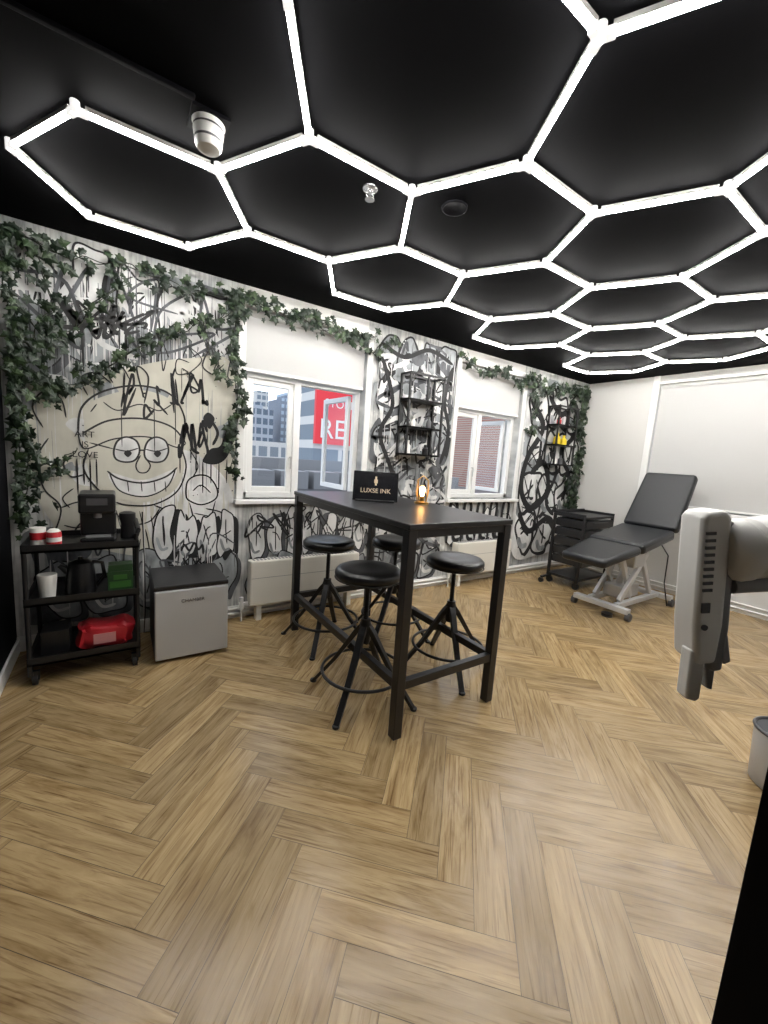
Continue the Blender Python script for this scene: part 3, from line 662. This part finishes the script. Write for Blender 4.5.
for v in bm.verts:
    x,y,z=v.co; k=lambda t:math.copysign(abs(t)**.5,t); v.co=(k(x)*.145+.01*math.sin(7*z),k(y)*.09+.008*math.sin(11*x),.075+k(z)*.075+.010*math.sin(9*x+5*z))
obj('bag',bm,RED,e,smooth=True)
bm=bmesh.new(); b_box(bm,-.06,.05,-.098,-.094,.04,.10); obj('label',bm,M('label_pink',(.6,.25,.25),.5),e)
e=empty('black_carton',(-.31,2.9,.132)); bm=bmesh.new(); b_box(bm,-.07,.06,-.08,.08,0,.14); obj('carton',bm,BLK,e,bevel=.003)

# ---------------- mini fridge ----------------
e=empty('mini_fridge',(.39,2.93,0)); bm=bmesh.new(); b_box(bm,-.215,.215,-.19,.22,.02,.50); obj('body',bm,BLK,e,bevel=.006)
bm=bmesh.new(); b_box(bm,-.215,.215,-.24,-.196,.025,.475); obj('door',bm,SIL,e,bevel=.008)
bm=bmesh.new(); b_box(bm,-.218,.218,-.235,.222,.478,.505); obj('top_panel',bm,VIN,e,bevel=.006)
bm=bmesh.new(); 
for s in (-1,1):
    for t in (-1,1): b_cyl(bm,(s*.18,t*.17,0),(s*.18,t*.17,.02),.018)
obj('feet',bm,BLK,e)
text('badge','CHAMBER',.03,PLD,e,(.0,-.2415,.40),(math.pi/2,0,0))
e=empty('power_cord'); bm=bmesh.new(); b_tube(bm,[(.14,3.19,.9),(.15,3.20,.5),(.15,3.19,.2),(.14,3.19,.02),(.3,3.19,.008)],.004); obj('cord',bm,BLK,e,smooth=True)

# ---------------- treatment chair ----------------
e=empty('treatment_chair',(4.25,1.95,0))
def pad(name,x0,z0,x1,z1,wa,wb,t,mat):
    d=Vector((x1-x0,z1-z0)); L=d.length; bm=bmesh.new()
    a=math.atan2(d.y,d.x)
    A=[bm.verts.new(((0 if sx<0 else L),sy*(wa if sx<0 else wb)/2,sz*t)) for sx in (-1,1) for sy in (-1,1) for sz in (0,1)]
    for q in ((0,1,3,2),(4,6,7,5),(0,4,5,1),(2,3,7,6),(0,2,6,4),(1,5,7,3)): bm.faces.new([A[i] for i in q])
    return obj(name,bm,mat,e,bevel=.035,loc=(x0,0,z0),rot=(0,-a,0),bseg=4,smooth=True)
pad('leg_pad',-.70,.53,-.14,.63,.42,.52,.085,GVIN); pad('seat_pad',-.13,.63,.52,.74,.54,.54,.10,GVIN); pad('back_pad',.60,.79,.94,1.38,.54,.50,.10,GVIN)
bm=bmesh.new(); b_bar(bm,(-.6,0,.54),(-.1,0,.63),.30,.03); b_bar(bm,(-.15,0,.615),(.5,0,.72),.34,.035); b_bar(bm,(.5,0,.73),(.68,0,.83),.12,.03); b_bar(bm,(.66,0,.81),(.89,0,1.2),.06,.03); obj('pad_frame',bm,STL,e,bevel=.004)
BASE=M('chair_base_silver',(.60,.60,.60),.3,.25)
bm=bmesh.new()
for y in (-.13,.13):
    b_bar(bm,(-.22,y,.10),(.66,y,.10),.05,.05)
b_bar(bm,(-.25,-.27,.09),(-.25,.27,.09),.07,.05); b_bar(bm,(.69,-.27,.09),(.69,.27,.09),.07,.05); obj('base_frame',bm,BASE,e,bevel=.006)
bm=bmesh.new()
for y in (-.12,.12):
    b_bar(bm,(-.15,y,.13),(.30,y,.59),.035,.06); b_bar(bm,(.15,y*.7,.13),(-.12,y*.7,.55),.035,.05)
    b_bar(bm,(.5,y,.13),(.15,y,.63),.035,.05)
b_cyl(bm,(-.0,0,.14),(.22,0,.58),.03); obj('lift_arms',bm,BASE,e,bevel=.004)
bm=bmesh.new(); b_box(bm,-.05,.30,-.10,.10,.125,.26); b_box(bm,.02,.25,-.14,.14,.45,.59); obj('motor_housing',bm,STL,e,bevel=.015)
bm=bmesh.new()
for x in (-.25,.69):
    for y in (-.27,.27):
        b_cyl(bm,(x,y-.02,.038),(x,y+.02,.038),.038,seg=18); b_cyl(bm,(x,y,.04),(x,y,.08),.018)
obj('casters',bm,PLD,e,smooth=True)
bm=bmesh.new(); b_tube(bm,[(.35,-.2,.72),(.33,-.3,.6),(.4,-.28,.3),(.5,-.3,.05)],.006); b_cyl(bm,(-.3,-.1,0),(-.3,-.1,.03),.05); obj('cable_and_pedal',bm,BLK,e)

# ---------------- drawer trolley ----------------
e=empty('drawer_trolley',(4.72,2.64,0)); hx=.32; bm=bmesh.new(); b_box(bm,-hx,hx,-.2,.2,.835,.86); b_box(bm,-hx,hx,.18,.2,.86,.90); b_box(bm,-hx,-hx+.015,-.2,.2,.86,.89); b_box(bm,hx-.015,hx,-.2,.2,.86,.89); b_box(bm,-hx,hx,-.2,.2,.10,.13)
for s in (-1,1):
    for t in (-1,1): b_box(bm,s*(hx-.015)-.015,s*(hx-.015)+.015,t*.185-.015,t*.185+.015,.08,.84)
obj('frame',bm,BLK,e,bevel=.003)
bm=bmesh.new(); bh=bmesh.new()
for k in range(5):
    z=.27+k*.112; b_box(bm,-hx+.035,hx-.035,-.205,.17,z,z+.095); b_box(bh,-.16,.16,-.222,-.205,z+.07,z+.080); b_box(bm,-hx+.022,-hx+.030,-.18,.17,z,z+.08)
obj('drawers',bm,VIN,e,bevel=.006); obj('handles',bh,PLD,e,bevel=.002)
bm=bmesh.new()
for s in (-1,1):
    for t in (-1,1): b_cyl(bm,(s*.29-.014,t*.17,.038),(s*.29+.014,t*.17,.038),.038); b_box(bm,s*.29-.02,s*.29+.02,t*.17-.012,t*.17+.012,.04,.1)
b_bar(bm,(-.29,.17,.09),(-.42,.2,.07),.03,.02); b_cyl(bm,(-.43,.2,.03),(-.40,.2,.03),.03)
obj('casters',bm,BLK,e)

# ---------------- black cabinet, bin, device ----------------
e=empty('black_cabinet',(0,0,0)); bm=bmesh.new(); b_box(bm,.89,1.7,-.52,.13,0,.985); obj('carcass',bm,BLKW,e,bevel=.002)
bm=bmesh.new(); b_box(bm,.885,1.705,-.525,.135,.985,1.0); obj('worktop',bm,TABT,e,bevel=.002)
e=empty('waste_bin',(2.52,.32,0)); bm=bmesh.new(); b_lathe(bm,[(.10,0),(.108,.01),(.12,.25),(.118,.26),(.11,.26),(.10,.02)],seg=32); obj('bucket',bm,SIL,e,smooth=True)
bm=bmesh.new(); b_tube(bm,ring((0,0,.265),.119,40),.008,True,8); obj('rim',bm,PLD,e,smooth=True)

e=empty('lamp_arm_device',(.985,.285,1.15)); e.rotation_euler=(0,-.11,math.radians(-33.5))
# local x = right, y = away, z = up
K=.70
def rp(name,prof,y0,y1,mat,bev=.006):
    bm=bmesh.new(); b_prism(bm,[(a*K,b) for a,b in prof],y0,y1); return obj(name,bm,mat,e,bevel=bev,bseg=3,smooth=True)
rp('shell',[(-.048,.165),(-.036,.178),(.02,.180),(.034,.165),(.030,-.05),(.016,-.13),(-.045,-.13),(-.052,-.05)],-.035,.03,PLW,.010)
rp('side_body',[(-.005,.15),(.048,.160),(.056,.12),(.056,-.06),(.044,-.15),(.01,-.15)],-.028,.03,PLG,.008)
rp('front_prong',[(-.052,-.10),(-.008,-.11),(-.018,-.205),(-.030,-.213),(-.060,-.205)],-.03,.0,PLW,.005)
rp('rear_prong',[(.005,-.13),(.034,-.13),(.028,-.195),(.010,-.19)],-.02,.02,PLG,.004)
rp('clip',[(.04,-.08),(.062,-.075),(.076,-.135),(.055,-.14)],-.02,.02,PLG,.004)
bm=bmesh.new()
for k in range(9): b_box(bm,-.028,-.010,-.0375,-.034,.135-k*.014,.141-k*.014)
b_box(bm,-.028,-.012,-.0375,-.034,-.02,.0); b_cyl(bm,(-.02,-.038,-.05),(-.02,-.034,-.05),.006)
obj('vents',bm,PLD,e)
bm=bmesh.new(); b_lathe(bm,[(.02,-.032),(.045,-.030),(.056,-.022),(.062,-.008),(.062,.006),(.054,.012),(.052,.02),(.060,.026),(.062,.18),(.05,.2)],seg=40)
obj('arm',bm,PLW,e,smooth=True,loc=(.052,-.012,.098),rot=(0,math.radians(86),0))
bm=bmesh.new(); b_cyl(bm,(.04,-.02,.028),(.26,-.03,.035),.016,seg=24); obj('lower_arm',bm,PLG,e,smooth=True)
e2=empty('device_stand',(1.16,.10,1.0)); bm=bmesh.new(); b_lathe(bm,[(.04,0),(.04,.012),(.024,.02),(.024,.22)]); obj('post',bm,PLG,e2,smooth=True)

# ---------------- outside ----------------
GT=grid_mat('tower_facade',(.42,.46,.51),(.10,.14,.19),.9,.6); GT2=grid_mat('tower_facade_b',(.62,.62,.6),(.2,.24,.28),.8,.6); GT3=grid_mat('tower_facade_c',(.22,.26,.32),(.45,.55,.65),1.2,.8,.35); BR=brick_mat()
e=empty('city_skyline',(0,0,0)); R=random.Random(5); B3=[bmesh.new() for _ in range(3)]
for k in range(90):
    y=R.uniform(60,130); x=y*R.uniform(.18,1.6); w_=R.uniform(2.5,5.5); h_=R.choice((2,3,4,6,8,12))*(y/90)+R.uniform(0,2); bm=B3[k%3]
    b_box(bm,x,x+w_,y,y+8,-12,h_)
    if k%2: b_box(bm,x+w_*.2,x+w_*.7,y+1,y+6,h_,h_+1.2)
for bm,m_,nm in zip(B3,(GT,GT2,GT3),('towers_glass','towers_concrete','towers_dark')): obj(nm,bm,m_,e)
bm=bmesh.new(); b_box(bm,10,44,45,50,-12,1.5); b_box(bm,12,20,44,45,-12,2.2); obj('low_block',bm,GT2,e)
bm=bmesh.new(); b_box(bm,22,34,17.5,26,-12,8); b_box(bm,40,60,34,44,-12,9); b_box(bm,22,34,17.3,17.5,3.3,3.6); obj('brick_buildings',bm,BR,e)
bm=bmesh.new(); bg=bmesh.new()
for k in range(6):
    for z in (-1.5,1.2,4.2):
        b_box(bm,22.6+k*1.9,23.8+k*1.9,17.4,17.5,z,z+1.7); b_box(bg,22.72+k*1.9,23.17+k*1.9,17.36,17.4,z+.12,z+1.58); b_box(bg,23.23+k*1.9,23.68+k*1.9,17.36,17.4,z+.12,z+1.58)
obj('facade_window_frames',bm,WHT,e); obj('facade_window_panes',bg,PLD,e)
bm=bmesh.new(); b_box(bm,0,14,7,16,-.6,.2); b_box(bm,0,14,7,7.3,.2,.45); obj('flat_roof',bm,PLD,e)
bm=bmesh.new()
for k in range(9): b_box(bm,2+k*1.1,2.9+k*1.1,12,13,.2,.75)
b_box(bm,3,9,14,14.1,.2,1.1); obj('roof_units',bm,PLG,e)
e=empty('billboard',(13.4,26,0)); bm=bmesh.new(); b_box(bm,-2.0,2.0,0,.3,2.0,6.4); obj('panel',bm,M('sign_red',(.75,.03,.04),.5),e)
bm=bmesh.new(); b_box(bm,-2.0,2.0,.3,4,-12,6.2); obj('building',bm,GT2,e)
text('lettering','RE',1.9,CUP,e,(-.7,-.05,3.0),(math.pi/2,0,0)); text('small_lettering','STORE',.8,CUP,e,(-.2,-.05,4.8),(math.pi/2,0,0))
bm=bmesh.new(); b_box(bm,-150,250,5,250,-12.2,-12); obj('ground_outside',bm,PLG)

# ---------------- world ----------------
w=bpy.data.worlds.new('sky'); sc.world=w; w.use_nodes=True; n=w.node_tree.nodes; l=w.node_tree.links; bg=n['Background']
t=n.new('ShaderNodeTexCoord'); nz=n.new('ShaderNodeTexNoise'); nz.inputs['Scale'].default_value=5; nz.inputs['Detail'].default_value=8; l.new(t.outputs['Generated'],nz.inputs['Vector'])
rp_=n.new('ShaderNodeValToRGB'); rp_.color_ramp.elements[0].position=.42; rp_.color_ramp.elements[0].color=(.34,.48,.70,1); rp_.color_ramp.elements[1].position=.56; rp_.color_ramp.elements[1].color=(.9,.93,.97,1)
l.new(nz.outputs['Fac'],rp_.inputs['Fac']); l.new(rp_.outputs['Color'],bg.inputs['Color']); bg.inputs['Strength'].default_value=2.2
